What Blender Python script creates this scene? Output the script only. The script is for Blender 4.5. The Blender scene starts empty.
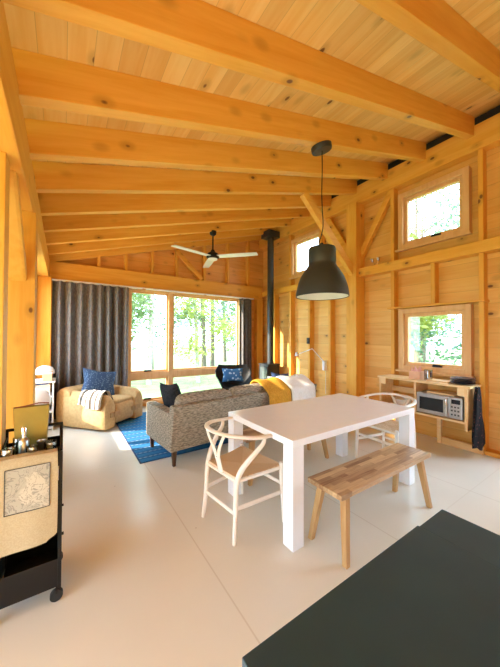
import bpy, bmesh, math, random
from mathutils import Vector, Matrix
random.seed(7)
S = bpy.context.scene
COL = S.collection
R = math.radians

# ------------------------------------------------------------------ materials
class NT:
    def __init__(s, name):
        s.m = bpy.data.materials.new(name); s.m.use_nodes = True
        s.t = s.m.node_tree; s.n = s.t.nodes; s.l = s.t.links
        s.b = s.n['Principled BSDF']
    def node(s, typ, **kw):
        n = s.n.new(typ)
        for k, v in kw.items(): setattr(n, k, v)
        return n
    def link(s, a, b): s.l.new(a, b)
    def val(s, inp, v):
        if hasattr(v, 'is_linked') or hasattr(v, 'links'): s.link(v, inp)
        else: inp.default_value = v
    def math(s, op, a, b=0.0, clamp=False):
        n = s.node('ShaderNodeMath', operation=op, use_clamp=clamp)
        s.val(n.inputs[0], a); s.val(n.inputs[1], b)
        return n.outputs[0]
    def mix(s, fac, a, b, mode='MIX'):
        n = s.node('ShaderNodeMix', data_type='RGBA', blend_type=mode)
        s.val(n.inputs[0], fac); s.val(n.inputs[6], a); s.val(n.inputs[7], b)
        return n.outputs[2]
    def smooth(s, v, lo, hi, a=0.0, b=1.0):
        n = s.node('ShaderNodeMapRange', interpolation_type='SMOOTHSTEP')
        s.val(n.inputs[0], v)
        for i, x in zip((1, 2, 3, 4), (lo, hi, a, b)): n.inputs[i].default_value = x
        return n.outputs[0]
    def obj(s): return s.node('ShaderNodeTexCoord').outputs['Object']
    def sep(s, v):
        n = s.node('ShaderNodeSeparateXYZ'); s.link(v, n.inputs[0]); return n.outputs
    def comb(s, x, y, z):
        n = s.node('ShaderNodeCombineXYZ')
        for i, v in enumerate((x, y, z)): s.val(n.inputs[i], v)
        return n.outputs[0]
    def noise(s, vec, scale, detail=3.0, rough=.55, dist=0.0):
        n = s.node('ShaderNodeTexNoise'); s.link(vec, n.inputs['Vector'])
        n.inputs['Scale'].default_value = scale; n.inputs['Detail'].default_value = detail
        n.inputs['Roughness'].default_value = rough; n.inputs['Distortion'].default_value = dist
        return n.outputs[0]
    def vor(s, vec, scale):
        n = s.node('ShaderNodeTexVoronoi'); s.link(vec, n.inputs['Vector'])
        n.inputs['Scale'].default_value = scale
        return n.outputs
    def bump(s, h, strength=.2, dist=.01):
        n = s.node('ShaderNodeBump'); s.link(h, n.inputs['Height'])
        n.inputs['Strength'].default_value = strength; n.inputs['Distance'].default_value = dist
        s.link(n.outputs[0], s.b.inputs['Normal'])

def c4(c): return (c[0], c[1], c[2], 1.0)

def plain(name, col, rough=.5, metal=0.0, spec=.5, var=.06, scale=8.0):
    k = NT(name)
    n = k.noise(k.obj(), scale)
    f = k.smooth(n, .3, .7)
    k.link(k.mix(f, c4([x * (1 - var) for x in col]), c4([min(1, x * (1 + var)) for x in col])), k.b.inputs['Base Color'])
    k.b.inputs['Roughness'].default_value = rough; k.b.inputs['Metallic'].default_value = metal
    k.b.inputs['Specular IOR Level'].default_value = spec
    return k.m

def wood(name, c1, c2, grain=0, board=None, bw=.2, knots=.085, rough=.5, kcol=(.13, .04, .010), kscale=4.6, bvar=.35, freq=9.0, spec=.35):
    k = NT(name)
    p = k.sep(k.obj())
    rnd = k.node('ShaderNodeObjectInfo').outputs['Random']
    off = k.math('MULTIPLY', rnd, 37.0)
    q = [p[0], p[1], p[2]]
    shift = off; tone = rnd; seam = None
    if board is not None:
        u = k.math('DIVIDE', p[board], bw)
        idx = k.math('FLOOR', u)
        w = k.node('ShaderNodeTexWhiteNoise', noise_dimensions='1D')
        k.link(k.math('ADD', idx, off), w.inputs[1])
        tone = w.outputs[0]
        shift = k.math('MULTIPLY', tone, 41.0)
        fr = k.math('FRACT', u)
        d = k.math('MINIMUM', fr, k.math('SUBTRACT', 1.0, fr))
        seam = k.smooth(d, 0.0, .02)
    a = [q[i] for i in range(3)]
    a[grain] = k.math('ADD', q[grain], shift)
    o = [i for i in range(3) if i != grain]
    a[o[0]] = k.math('ADD', q[o[0]], k.math('MULTIPLY', shift, 1.7))
    st = list(a); st[grain] = k.math('MULTIPLY', a[grain], .07)
    g = k.noise(k.comb(*st), freq * 3, 4.0, .6, .6)
    g2 = k.noise(k.comb(*st), freq * .8, 2.0, .5, 1.0)
    f = k.math('ADD', k.math('MULTIPLY', g, .5), k.math('MULTIPLY', g2, .5))
    f = k.smooth(f, .30, .74)
    col = k.mix(f, c4(c1), c4(c2))
    tv = k.math('MULTIPLY', k.math('SUBTRACT', tone, .5), bvar)
    dark = k.mix(1.0, col, (.74, .60, .42, 1), 'MULTIPLY')
    col = k.mix(k.math('ADD', tv, bvar * .5, True), col, dark)
    if knots > 0:
        s2 = list(a); s2[grain] = k.math('MULTIPLY', a[grain], .62)
        vv = k.comb(*s2)
        v = k.vor(vv, kscale)
        wob = k.math('MULTIPLY', k.noise(vv, 14.0, 1.0), .03)
        dd = k.math('ADD', v[0], wob)
        halo = k.smooth(dd, knots * 1.4, knots * 3.4, .45, 0.0)
        kn = k.smooth(dd, knots * .9, knots * 1.35, .92, 0.0)
        col = k.mix(halo, col, c4([x * .55 for x in c2]))
        col = k.mix(kn, col, c4(kcol))
    if seam is not None:
        col = k.mix(k.math('MULTIPLY', k.math('SUBTRACT', 1.0, seam), .6), col, c4([x * .45 for x in c2]))
    k.link(col, k.b.inputs['Base Color'])
    k.b.inputs['Roughness'].default_value = rough
    k.b.inputs['Specular IOR Level'].default_value = spec
    k.bump(g, .08, .004)
    return k.m

PA, PB = (.88, .49, .09), (.76, .35, .038)
W_X = wood('pine_along_x', PA, PB, 0)
W_Y = wood('pine_along_y', PA, PB, 1)
W_Z = wood('pine_along_z', PA, PB, 2)
W_CEIL = wood('pine_ceiling_boards', (.95, .67, .26), (.87, .51, .135), 1, 0, .135, bvar=.6)
W_RWALL = wood('pine_wall_boards_right', (.92, .59, .19), (.82, .43, .09), 1, 2, .19, bvar=.6)
W_FWALL = wood('pine_wall_boards_far', (.90, .52, .16), (.79, .38, .08), 0, 2, .19, bvar=.5)
W_FIR = wood('fir_window_wood', (.80, .50, .24), (.68, .38, .15), 2, knots=0, bvar=.15)
W_SHELF = wood('pine_shelf_wood', (.90, .66, .36), (.80, .52, .22), 1, knots=.05, bvar=.2)
def strips():
    k = NT('acacia_strips')
    p = k.sep(k.obj())
    row = k.math('FLOOR', k.math('DIVIDE', p[1], .0368))
    seg = k.math('FLOOR', k.math('ADD', k.math('DIVIDE', p[0], .33), k.math('MULTIPLY', row, .377)))
    w = k.node('ShaderNodeTexWhiteNoise', noise_dimensions='2D'); k.link(k.comb(row, seg, 0.0), w.inputs[0])
    g = k.noise(k.comb(k.math('MULTIPLY', p[0], .1), p[1], k.math('ADD', p[2], w.outputs[0])), 60.0, 4.0, .6, .5)
    f = k.math('ADD', k.math('MULTIPLY', w.outputs[0], .75), k.math('MULTIPLY', k.math('SUBTRACT', g, .5), .9), True)
    k.link(k.mix(f, (.24, .11, .04, 1), (.78, .55, .30, 1)), k.b.inputs['Base Color'])
    k.b.inputs['Roughness'].default_value = .38
    return k.m
W_BENCH = strips()
W_LEG = wood('acacia_leg_wood', (.46, .26, .10), (.60, .38, .17), 2, knots=0, bvar=.2, rough=.45)
W_DARKLEG = wood('walnut_leg_wood', (.07, .032, .014), (.11, .05, .02), 2, knots=0)

M_BLACK = plain('black_metal', (.006, .006, .007), .5, 0.0, .3)
M_STOVE = plain('black_cast_iron', (.018, .018, .02), .5)
M_PIPE = plain('black_stove_pipe', (.03, .033, .034), .42, 0.0)
M_STEEL = plain('brushed_steel', (.55, .55, .54), .32, 1.0, scale=30)
M_CHROME = plain('chrome_metal', (.75, .75, .76), .12, 1.0)
M_WHITE = plain('white_lacquer', (.83, .85, .89), .2, var=.01)
M_WHITEP = plain('white_plastic', (.85, .85, .86), .35, var=.02)
M_FANW = plain('white_fan_blade', (.80, .81, .78), .45, var=.02)
M_CHAIR = plain('soaped_white_wood', (.83, .76, .67), .42, var=.03, scale=20)
M_SHADE = plain('dark_grey_enamel', (.028, .034, .034), .42, var=.08)
M_SHADEIN = plain('white_enamel', (.85, .84, .80), .4, var=.02)
M_DARKGAP = plain('gap_shade_strip', (.02, .018, .016), .8)
M_COUNTER = plain('black_laminate', (.028, .066, .108), .46, 0.0, .25, var=.12, scale=3)
M_PLATE = plain('dark_blue_glaze', (.03, .04, .075), .25)
M_GOLD = plain('olive_gold_foil', (.31, .26, .06), .38, .35, var=.12, scale=6)
M_RED = plain('deep_red_wax', (.45, .05, .06), .4)
M_PINK = plain('pink_paper', (.80, .42, .36), .7)
M_PEACH = plain('peach_card', (.82, .50, .32), .7)
M_PAPER = plain('white_paper', (.82, .80, .76), .7)
M_BLUEP = plain('blue_paper', (.06, .16, .55), .6)
M_RUBBER = plain('black_rubber', (.015, .015, .015), .7)

def glass(name, rough=0.0, tint=(1, 1, 1), base=.04):
    k = NT(name)
    k.n.remove(k.b)
    tr = k.node('ShaderNodeBsdfTransparent'); tr.inputs[0].default_value = c4(tint)
    gl = k.node('ShaderNodeBsdfGlossy'); gl.inputs['Roughness'].default_value = rough
    lw = k.node('ShaderNodeLayerWeight')
    fac = k.math('ADD', k.math('MULTIPLY', k.math('POWER', lw.outputs['Facing'], 4.0), .5), base)
    mx = k.node('ShaderNodeMixShader')
    k.link(fac, mx.inputs[0]); k.link(tr.outputs[0], mx.inputs[1]); k.link(gl.outputs[0], mx.inputs[2])
    k.link(mx.outputs[0], k.n['Material Output'].inputs[0])
    return k.m
M_GLASS = glass('window_glass')
M_TUMBLER = glass('tumbler_glass', .05, (.72, .76, .76), .35)
M_DARKGLASS = plain('dark_oven_glass', (.015, .022, .03), .08)
M_STOVEGLASS = plain('stove_door_glass', (.10, .12, .12), .12)

def fabric(name, c1, c2, scale=120.0, stretch=(1, 1, 1), rough=.9, bump=.4, lo=.35, hi=.65):
    k = NT(name)
    p = k.sep(k.obj())
    v = k.comb(*[k.math('MULTIPLY', p[i], stretch[i]) for i in range(3)])
    n = k.noise(v, scale, 2.0, .6)
    k.link(k.mix(k.smooth(n, lo, hi), c4(c1), c4(c2)), k.b.inputs['Base Color'])
    k.b.inputs['Roughness'].default_value = rough
    k.b.inputs['Specular IOR Level'].default_value = .15
    k.bump(n, bump, .004)
    return k.m
F_SOFA = fabric('grey_tweed', (.18, .155, .115), (.42, .37, .29), 70, (.35, .35, 1.6))
F_CURT = fabric('charcoal_linen', (.13, .118, .113), (.22, .202, .195), 90, (1, 1, .2))
F_LEATH = fabric('tan_canvas', (.54, .35, .155), (.61, .41, .19), 25, bump=.1, rough=.75)
F_LEATHD = fabric('tan_canvas_strap', (.44, .27, .12), (.50, .32, .15), 25, bump=.1, rough=.7)
F_BLACK = fabric('black_cloth', (.014, .016, .02), (.03, .032, .038), 60)
F_MUST = fabric('mustard_knit', (.55, .27, .03), (.70, .37, .05), 60, (1.5, 1.5, .4))
F_WHITE = fabric('white_fleece', (.82, .80, .76), (.88, .87, .84), 40)
F_GREYBL = fabric('pale_blue_grey_cloth', (.30, .38, .44), (.38, .46, .52), 60)
F_NAVY = fabric('navy_cloth', (.035, .065, .16), (.06, .10, .22), 60)
F_TOWEL = fabric('cream_cotton', (.43, .35, .22), (.48, .40, .26), 150, bump=.15)
F_RUSH = None

def dotted(name, c1, c2, scale=45.0, r=.32):
    k = NT(name)
    v = k.vor(k.obj(), scale)
    k.link(k.mix(k.smooth(v[0], r * .7, r), c4(c2), c4(c1)), k.b.inputs['Base Color'])
    k.b.inputs['Roughness'].default_value = .9; k.b.inputs['Specular IOR Level'].default_value = .15
    return k.m
F_BLUEDOT = dotted('blue_speckled_cloth', (.045, .085, .17), (.16, .24, .36), 40, .38)
F_FLORAL = dotted('dark_floral_cloth', (.012, .012, .014), (.16, .05, .045), 26, .30)
F_PRINT = dotted('blue_print_cloth', (.05, .16, .36), (.45, .62, .80), 14, .36)

def striped_throw():
    k = NT('striped_throw_cloth')
    p = k.sep(k.obj())
    fr = k.math('FRACT', k.math('ADD', k.math('MULTIPLY', p[1], 11.0), .2))
    m = k.smooth(fr, .42, .5)
    k.link(k.mix(m, (.11, .08, .055, 1), (.72, .69, .66, 1)), k.b.inputs['Base Color'])
    k.b.inputs['Roughness'].default_value = .95
    return k.m
F_THROW = striped_throw()

def rug_mat():
    k = NT('blue_woven_rug')
    p = k.sep(k.obj())
    w = k.noise(k.comb(k.math('MULTIPLY', p[0], 26.0), k.math('MULTIPLY', p[1], 26.0), 0.0), 3.0, 2.0)
    u = k.math('DIVIDE', p[1], .155)
    fr = k.math('FRACT', u)
    band = k.smooth(k.math('ABSOLUTE', k.math('SUBTRACT', fr, .5)), .20, .26)          # wide bands
    lt = k.smooth(k.math('ABSOLUTE', k.math('SUBTRACT', fr, .5)), .06, .10, 1.0, 0.0)  # dashed pale line
    ft = k.math('FRACT', k.math('ADD', k.math('MULTIPLY', p[0], 17.0), k.math('MULTIPLY', k.math('FLOOR', u), .37)))
    dash = k.smooth(ft, .45, .55)
    idx = k.math('FLOOR', k.math('DIVIDE', u, 2.0))
    base = k.mix(band, (.022, .11, .27, 1), (.035, .20, .44, 1))
    col = k.mix(k.math('MULTIPLY', lt, k.math('ADD', k.math('MULTIPLY', dash, .4), .25)), base, (.34, .56, .72, 1))
    col = k.mix(k.math('MULTIPLY', k.smooth(w, .35, .7), .35), col, (.01, .06, .16, 1))
    k.link(col, k.b.inputs['Base Color'])
    k.b.inputs['Roughness'].default_value = .95; k.b.inputs['Specular IOR Level'].default_value = .1
    k.bump(w, .5, .006)
    return k.m

def floor_mat():
    k = NT('painted_plywood_floor')
    p = k.sep(k.obj())
    def line(c, off, per, w):
        fr = k.math('FRACT', k.math('DIVIDE', k.math('SUBTRACT', c, off), per))
        d = k.math('MINIMUM', fr, k.math('SUBTRACT', 1.0, fr))
        return k.smooth(d, w * .4 / per, w / per, 1.0, 0.0)
    lx = line(p[0], .79, 1.22, .006)
    ly = line(p[1], 1.05, 2.44, .006)
    ln = k.math('MAXIMUM', lx, k.math('MULTIPLY', ly, .4))
    n = k.noise(k.obj(), 1.3, 3.0)
    col = k.mix(k.smooth(n, .3, .7), (.70, .67, .59, 1), (.73, .70, .62, 1))
    col = k.mix(k.math('MULTIPLY', ln, .35), col, (.40, .31, .21, 1))
    v = k.vor(k.obj(), 3.1)
    w = k.math('ADD', v[0], k.math('MULTIPLY', k.noise(k.obj(), 30.0, 2.0), .05))
    col = k.mix(k.smooth(w, .035, .055, .7, 0.0), col, (.28, .22, .16, 1))
    k.link(col, k.b.inputs['Base Color'])
    r = k.noise(k.obj(), 6.0, 4.0)
    k.link(k.smooth(r, .3, .75, .20, .27), k.b.inputs['Roughness'])
    k.b.inputs['Specular IOR Level'].default_value = .5
    return k.m

def rush_mat():
    k = NT('woven_paper_cord')
    p = k.sep(k.obj())
    ax = k.math('ABSOLUTE', k.math('MULTIPLY', p[0], 1.12)); ay = k.math('ABSOLUTE', p[1])
    sel = k.math('GREATER_THAN', ax, ay)
    c = k.math('ADD', k.math('MULTIPLY', sel, p[0]), k.math('MULTIPLY', k.math('SUBTRACT', 1.0, sel), p[1]))
    fr = k.math('FRACT', k.math('MULTIPLY', c, 130.0))
    d = k.math('ABSOLUTE', k.math('SUBTRACT', fr, .5))
    base = k.mix(sel, (.66, .46, .28, 1), (.74, .55, .36, 1))
    k.link(k.mix(k.smooth(d, .28, .5), base, (.46, .29, .15, 1)), k.b.inputs['Base Color'])
    k.b.inputs['Roughness'].default_value = .8
    k.bump(k.math('SUBTRACT', .5, d), .4, .004)
    return k.m
F_RUSH = rush_mat()

def map_mat():
    k = NT('printed_map')
    n = k.noise(k.obj(), 14.0, 4.0, .6, .6)
    fr = k.math('FRACT', k.math('MULTIPLY', n, 9.0))
    ln = k.smooth(k.math('ABSOLUTE', k.math('SUBTRACT', fr, .5)), .06, .16, 1.0, 0.0)
    land = k.smooth(k.noise(k.obj(), 6.0, 5.0), .46, .52)
    col = k.mix(land, (.52, .47, .37, 1), (.40, .37, .30, 1))
    col = k.mix(k.math('MULTIPLY', ln, .6), col, (.16, .15, .14, 1))
    k.link(col, k.b.inputs['Base Color']); k.b.inputs['Roughness'].default_value = .9
    return k.m
M_MAP = map_mat()

def leaf_mat(name, c1, c2):
    k = NT(name)
    rnd = k.node('ShaderNodeTexWhiteNoise', noise_dimensions='3D')
    v = k.node('ShaderNodeVectorMath', operation='SNAP'); k.link(k.obj(), v.inputs[0]); v.inputs[1].default_value = (.35, .35, .35)
    k.link(v.outputs[0], rnd.inputs[0])
    col = k.mix(rnd.outputs[0], c4(c1), c4(c2))
    k.n.remove(k.b)
    df = k.node('ShaderNodeBsdfDiffuse'); tl = k.node('ShaderNodeBsdfTranslucent'); mx = k.node('ShaderNodeMixShader')
    mx.inputs[0].default_value = .5
    k.link(col, df.inputs[0]); k.link(col, tl.inputs[0])
    k.link(df.outputs[0], mx.inputs[1]); k.link(tl.outputs[0], mx.inputs[2])
    k.link(mx.outputs[0], k.n['Material Output'].inputs[0])
    return k.m
L1 = leaf_mat('pale_green_leaves', (.17, .27, .12), (.34, .45, .22))
L2 = leaf_mat('deep_green_leaves', (.10, .20, .13), (.22, .34, .23))
L3 = leaf_mat('yellow_green_leaves', (.34, .39, .09), (.50, .53, .20))
M_BIRCH = plain('pale_birch_bark', (.42, .41, .38), .8, var=.25, scale=14)
M_BARK = plain('grey_brown_bark', (.16, .13, .10), .85, var=.25, scale=14)
M_GRASS = plain('sunny_grass', (.24, .32, .11), .9, var=.25, scale=2.5)

# ------------------------------------------------------------------ mesh helpers
class MB:
    def __init__(s): s.v = []; s.f = []
    def add(s, vs, fs):
        b = len(s.v); s.v += [tuple(v) for v in vs]; s.f += [tuple(i + b for i in f) for f in fs]; return s
    def box(s, x0, x1, y0, y1, z0, z1):
        vs = [(x, y, z) for z in (z0, z1) for y in (y0, y1) for x in (x0, x1)]
        return s.add(vs, [(0, 2, 3, 1), (4, 5, 7, 6), (0, 1, 5, 4), (2, 6, 7, 3), (0, 4, 6, 2), (1, 3, 7, 5)])
    def hexa(s, lo, hi):                         # two quads of four points, same winding
        return s.add(list(lo) + list(hi), [(3, 2, 1, 0), (4, 5, 6, 7)] + [(i, (i + 1) % 4, (i + 1) % 4 + 4, i + 4) for i in range(4)])
    def bar(s, a, b, w, h, up=(0, 0, 1)):        # rectangular bar from a to b
        a, b = Vector(a), Vector(b); d = (b - a).normalized(); up = Vector(up)
        sx = d.cross(up).normalized(); sy = sx.cross(d).normalized()
        q = lambda p: [p - sx * w / 2 - sy * h / 2, p + sx * w / 2 - sy * h / 2, p + sx * w / 2 + sy * h / 2, p - sx * w / 2 + sy * h / 2]
        A, B = q(a), q(b)
        return s.add(A + B, [(0, 1, 2, 3), (7, 6, 5, 4)] + [(i + 4, (i + 1) % 4 + 4, (i + 1) % 4, i) for i in range(4)])
    def tube(s, pts, r, n=10, smooth=0, sq=(1, 1), up=(0, 0, 1)):
        P = [Vector(p) for p in pts]; rr = r if isinstance(r, (list, tuple)) else [r] * len(P)
        if smooth: P, rr = catmull(P, rr, smooth)
        t0 = (P[1] - P[0]).normalized(); u = Vector(up)
        if abs(t0.dot(u)) > .95: u = Vector((1, 0, 0))
        nx = t0.cross(u).normalized(); rings = []
        for i, p in enumerate(P):
            t = (P[min(i + 1, len(P) - 1)] - P[max(i - 1, 0)]).normalized()
            nx = (nx - t * nx.dot(t)).normalized(); ny = t.cross(nx)
            rings.append([p + nx * (math.cos(2 * math.pi * k / n) * rr[i] * sq[0]) + ny * (math.sin(2 * math.pi * k / n) * rr[i] * sq[1]) for k in range(n)])
        return s.loft(rings)
    def loft(s, rings, cap=True, closed=True):
        n = len(rings[0]); vs = [v for r in rings for v in r]; fs = []
        for i in range(len(rings) - 1):
            for k in range(n if closed else n - 1):
                fs.append((i * n + k, i * n + (k + 1) % n, (i + 1) * n + (k + 1) % n, (i + 1) * n + k))
        if cap: fs += [tuple(range(n - 1, -1, -1)), tuple((len(rings) - 1) * n + k for k in range(n))]
        return s.add(vs, fs)
    def lathe(s, prof, c=(0, 0, 0), n=24, sx=1.0, sy=1.0, cap=False):
        return s.loft([[(c[0] + r * math.cos(2 * math.pi * k / n) * sx, c[1] + r * math.sin(2 * math.pi * k / n) * sy, c[2] + z) for k in range(n)] for r, z in prof], cap)
    def cyl(s, c, r, h, n=20): return s.lathe([(r, 0), (r, h)], c, n, cap=True)
    def puff(s, w, d, h, c=(0, 0, 0), e1=.35, e2=.28, nu=28, nv=14):    # superellipsoid cushion
        sp = lambda v, e: math.copysign(abs(v) ** e, v)
        vs, fs = [], []
        for i in range(1, nv):
            a = -math.pi / 2 + math.pi * i / nv
            for k in range(nu):
                b = 2 * math.pi * k / nu
                vs.append((c[0] + w / 2 * sp(math.cos(a), e1) * sp(math.cos(b), e2), c[1] + d / 2 * sp(math.cos(a), e1) * sp(math.sin(b), e2), c[2] + h / 2 * sp(math.sin(a), e1)))
        for i in range(nv - 2):
            for k in range(nu): fs.append((i * nu + k, i * nu + (k + 1) % nu, (i + 1) * nu + (k + 1) % nu, (i + 1) * nu + k))
        B = len(vs); vs += [(c[0], c[1], c[2] - h / 2), (c[0], c[1], c[2] + h / 2)]
        for k in range(nu):
            fs.append((B, (k + 1) % nu, k)); fs.append((B + 1, (nv - 2) * nu + k, (nv - 2) * nu + (k + 1) % nu))
        return s.add(vs, fs)
    def pillow(s, w, h, t, n=14):                # square throw pillow in the xz plane, pinched corners
        vs, fs = [], []
        for side in (1, -1):
            b = len(vs)
            for j in range(n + 1):
                for i in range(n + 1):
                    u, v = 2 * i / n - 1, 2 * j / n - 1
                    k = (max(0, 1 - u * u) * max(0, 1 - v * v)) ** .42
                    pin = 1 - .15 * (1 - abs(v)) * abs(u) ** 2; pin2 = 1 - .17 * (1 - abs(u)) * abs(v) ** 2
                    vs.append((u * w / 2 * pin, side * t / 2 * k, v * h / 2 * pin2))
            for j in range(n):
                for i in range(n):
                    q = (b + j * (n + 1) + i, b + j * (n + 1) + i + 1, b + (j + 1) * (n + 1) + i + 1, b + (j + 1) * (n + 1) + i)
                    fs.append(q if side < 0 else q[::-1])
        return s.add(vs, fs)
    def grid(s, fn, nu, nv, t=0.0):              # surface fn(u,v); with t it becomes a sheet of that thickness
        P = [[Vector(fn(i / nu, j / nv)) for i in range(nu + 1)] for j in range(nv + 1)]
        N = nu + 1
        idx = lambda i, j: j * N + i
        quads = [(idx(i, j), idx(i + 1, j), idx(i + 1, j + 1), idx(i, j + 1)) for j in range(nv) for i in range(nu)]
        vs = [p for r in P for p in r]
        if not t: return s.add(vs, quads)
        nr = [Vector((0, 0, 0)) for _ in vs]
        for q in quads:
            m = (vs[q[1]] - vs[q[0]]).cross(vs[q[3]] - vs[q[0]])
            for a in q: nr[a] += m
        off = [v - m.normalized() * t if m.length > 1e-12 else v for v, m in zip(vs, nr)]
        B = len(vs); fs = quads + [tuple(a + B for a in q[::-1]) for q in quads]
        edge = [idx(i, 0) for i in range(N)] + [idx(nu, j) for j in range(1, nv + 1)] + [idx(i, nv) for i in range(nu - 1, -1, -1)] + [idx(0, j) for j in range(nv - 1, 0, -1)]
        for a, b in zip(edge, edge[1:] + edge[:1]): fs.append((b, a, a + B, b + B))
        return s.add(vs + off, fs)
    def xf(s, m):
        s.v = [tuple(m @ Vector(v)) for v in s.v]; return s
    def build(s, name, mat, parent=None, bevel=0.0, smooth=False, loc=None):
        me = bpy.data.meshes.new(name)
        bm = bmesh.new()
        vs = [bm.verts.new(v) for v in s.v]
        for f in s.f:
            try: bm.faces.new([vs[i] for i in f])
            except ValueError: pass
        bmesh.ops.recalc_face_normals(bm, faces=bm.faces)
        if bevel:
            ed = [e for e in bm.edges if len(e.link_faces) == 2 and e.calc_face_angle(0) > R(35)]
            bmesh.ops.bevel(bm, geom=ed, offset=bevel, segments=2, affect='EDGES', profile=.6)
        if smooth:
            for f in bm.faces: f.smooth = True
            for e in bm.edges:
                if len(e.link_faces) == 2 and e.calc_face_angle(0) > R(42): e.smooth = False
        bm.to_mesh(me); bm.free()
        me.materials.append(mat)
        o = bpy.data.objects.new(name, me); COL.objects.link(o)
        if parent: o.parent = parent
        if loc: o.location = loc
        return o

def catmull(P, rr, k):
    out, ro = [], []
    for i in range(len(P) - 1):
        p0, p1, p2, p3 = P[max(i - 1, 0)], P[i], P[i + 1], P[min(i + 2, len(P) - 1)]
        for j in range(k):
            t = j / k
            out.append(.5 * ((2 * p1) + (p2 - p0) * t + (2 * p0 - 5 * p1 + 4 * p2 - p3) * t * t + (3 * p1 - p0 - 3 * p2 + p3) * t ** 3))
            ro.append(rr[i] + (rr[i + 1] - rr[i]) * t)
    out.append(P[-1]); ro.append(rr[-1]); return out, ro

def tag(o, label, cat, group=None):
    o['label'] = label; o['category'] = cat
    if group: o['group'] = group
    return o
def thing(name, label, cat, loc=(0, 0, 0), rz=0.0, group=None):
    o = bpy.data.objects.new(name, None); COL.objects.link(o)
    o.empty_display_size = .1; o.location = loc; o.rotation_euler = (0, 0, R(rz))
    return tag(o, label, cat, group)
def struct(o, label=None, cat=None):
    o['kind'] = 'structure'
    if label: o['label'] = label
    if cat: o['category'] = cat
    return o
def dup(root, loc, rz, label, group=None):
    r = root.copy(); COL.objects.link(r); r.location = loc; r.rotation_euler = (0, 0, R(rz)); r['label'] = label
    if group: r['group'] = group
    for ch in list(root.children):
        c = ch.copy(); COL.objects.link(c); c.parent = r
        for g in list(ch.children):
            d = g.copy(); COL.objects.link(d); d.parent = c
    return r
TN = [0]
def trim(mb, mat, label, cat, bevel=.006):
    TN[0] += 1
    return struct(mb.build('trim_%d' % TN[0], mat, bevel=bevel), label, cat)

# ------------------------------------------------------------------ camera
yaw, pit, rol = R(33.8165), R(.84274), R(.20126)
fw = Vector((math.sin(yaw) * math.cos(pit), math.cos(yaw) * math.cos(pit), math.sin(pit)))
rt = Vector((math.cos(yaw), -math.sin(yaw), 0)); up = rt.cross(fw)
r2 = rt * math.cos(rol) + up * math.sin(rol); u2 = up * math.cos(rol) - rt * math.sin(rol)
cd = bpy.data.cameras.new('camera'); cam = bpy.data.objects.new('camera', cd); COL.objects.link(cam)
cam.matrix_world = Matrix(((r2.x, u2.x, -fw.x, 0), (r2.y, u2.y, -fw.y, 0), (r2.z, u2.z, -fw.z, 1.45), (0, 0, 0, 1)))
cd.sensor_fit = 'AUTO'; cd.sensor_width = 36; cd.lens = 278.57 / 667 * 36; cd.clip_start = .02; cd.clip_end = 300
S.camera = cam

# ------------------------------------------------------------------ room shell
SL = .285
RB = lambda x: 2.82 + SL * x          # rafter underside
CB = lambda x: RB(x) + .25            # ceiling underside
XR, YF, XL, YB = 4.53, 6.12, -.45, -2.6
struct(MB().box(-3.2, 4.72, YB, 6.3, -.12, 0).build('floor', floor_mat()))
def slab(x0, x1, y0, y1, t):
    return MB().hexa([(x0, y0, CB(x0)), (x1, y0, CB(x1)), (x1, y1, CB(x1)), (x0, y1, CB(x0))],
                     [(x0, y0, CB(x0) + t), (x1, y0, CB(x1) + t), (x1, y1, CB(x1) + t), (x0, y1, CB(x0) + t)])
cm = slab(-.75, 4.8, YB, 6.3, .06)
cm.v += slab(-3.2, -.75, YB, 3.15, .06).v; cm.f += [tuple(i + 8 for i in f) for f in cm.f]
struct(cm.build('ceiling', W_CEIL))
# right wall boards with three windows and an unseen opening added for side light (y0,y1,z0,z1)
UP1 = (1.50, 2.29, 2.92, 3.66); LO1 = (1.49, 2.29, 1.03, 1.83); UP2 = (4.03, 4.82, 2.92, 3.66)
def wall_x(x0, x1, y0, y1, z0, ztop, holes):
    m = MB(); ys = sorted({y0, y1, *[h[0] for h in holes], *[h[1] for h in holes]})
    for a, b in zip(ys, ys[1:]):
        hs = sorted([(h[2], h[3]) for h in holes if h[0] <= a and h[1] >= b])
        z = z0
        for h0, h1 in hs + [(ztop, ztop)]:
            if h0 > z: m.box(x0, x1, a, b, z, h0)
            z = h1
    return m
struct(wall_x(XR, XR + .05, YB, YF + .05, 0, 4.36, [UP1, LO1, UP2, (-.95, .95, .6, 2.2)]).build('wall_right', W_RWALL))
# far wall: boards beside and above the big window
fwm = MB()
FX0, FX1, FZ1 = 1.06, 3.74, 2.44
fwm.box(XL - .1, FX0, YF, YF + .05, 0, FZ1); fwm.box(FX1, XR, YF, YF + .05, 0, FZ1); fwm.box(FX0, FX1, YF, YF + .05, 0, .10)
fwm.hexa([(XL - .1, YF, FZ1), (XR, YF, FZ1), (XR, YF + .05, FZ1), (XL - .1, YF + .05, FZ1)],
         [(XL - .1, YF, CB(XL - .1)), (XR, YF, CB(XR)), (XR, YF + .05, CB(XR)), (XL - .1, YF + .05, CB(XL - .1))])
struct(fwm.build('wall_far', W_FWALL))
# left wall boards beyond the second post, one window opening that the camera sees only edge on
LW = (4.30, 5.72, .40, 2.40)
struct(wall_x(XL - .05, XL, 3.08, YF, 0, CB(XL), [LW]).build('wall_left', W_RWALL))

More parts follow.
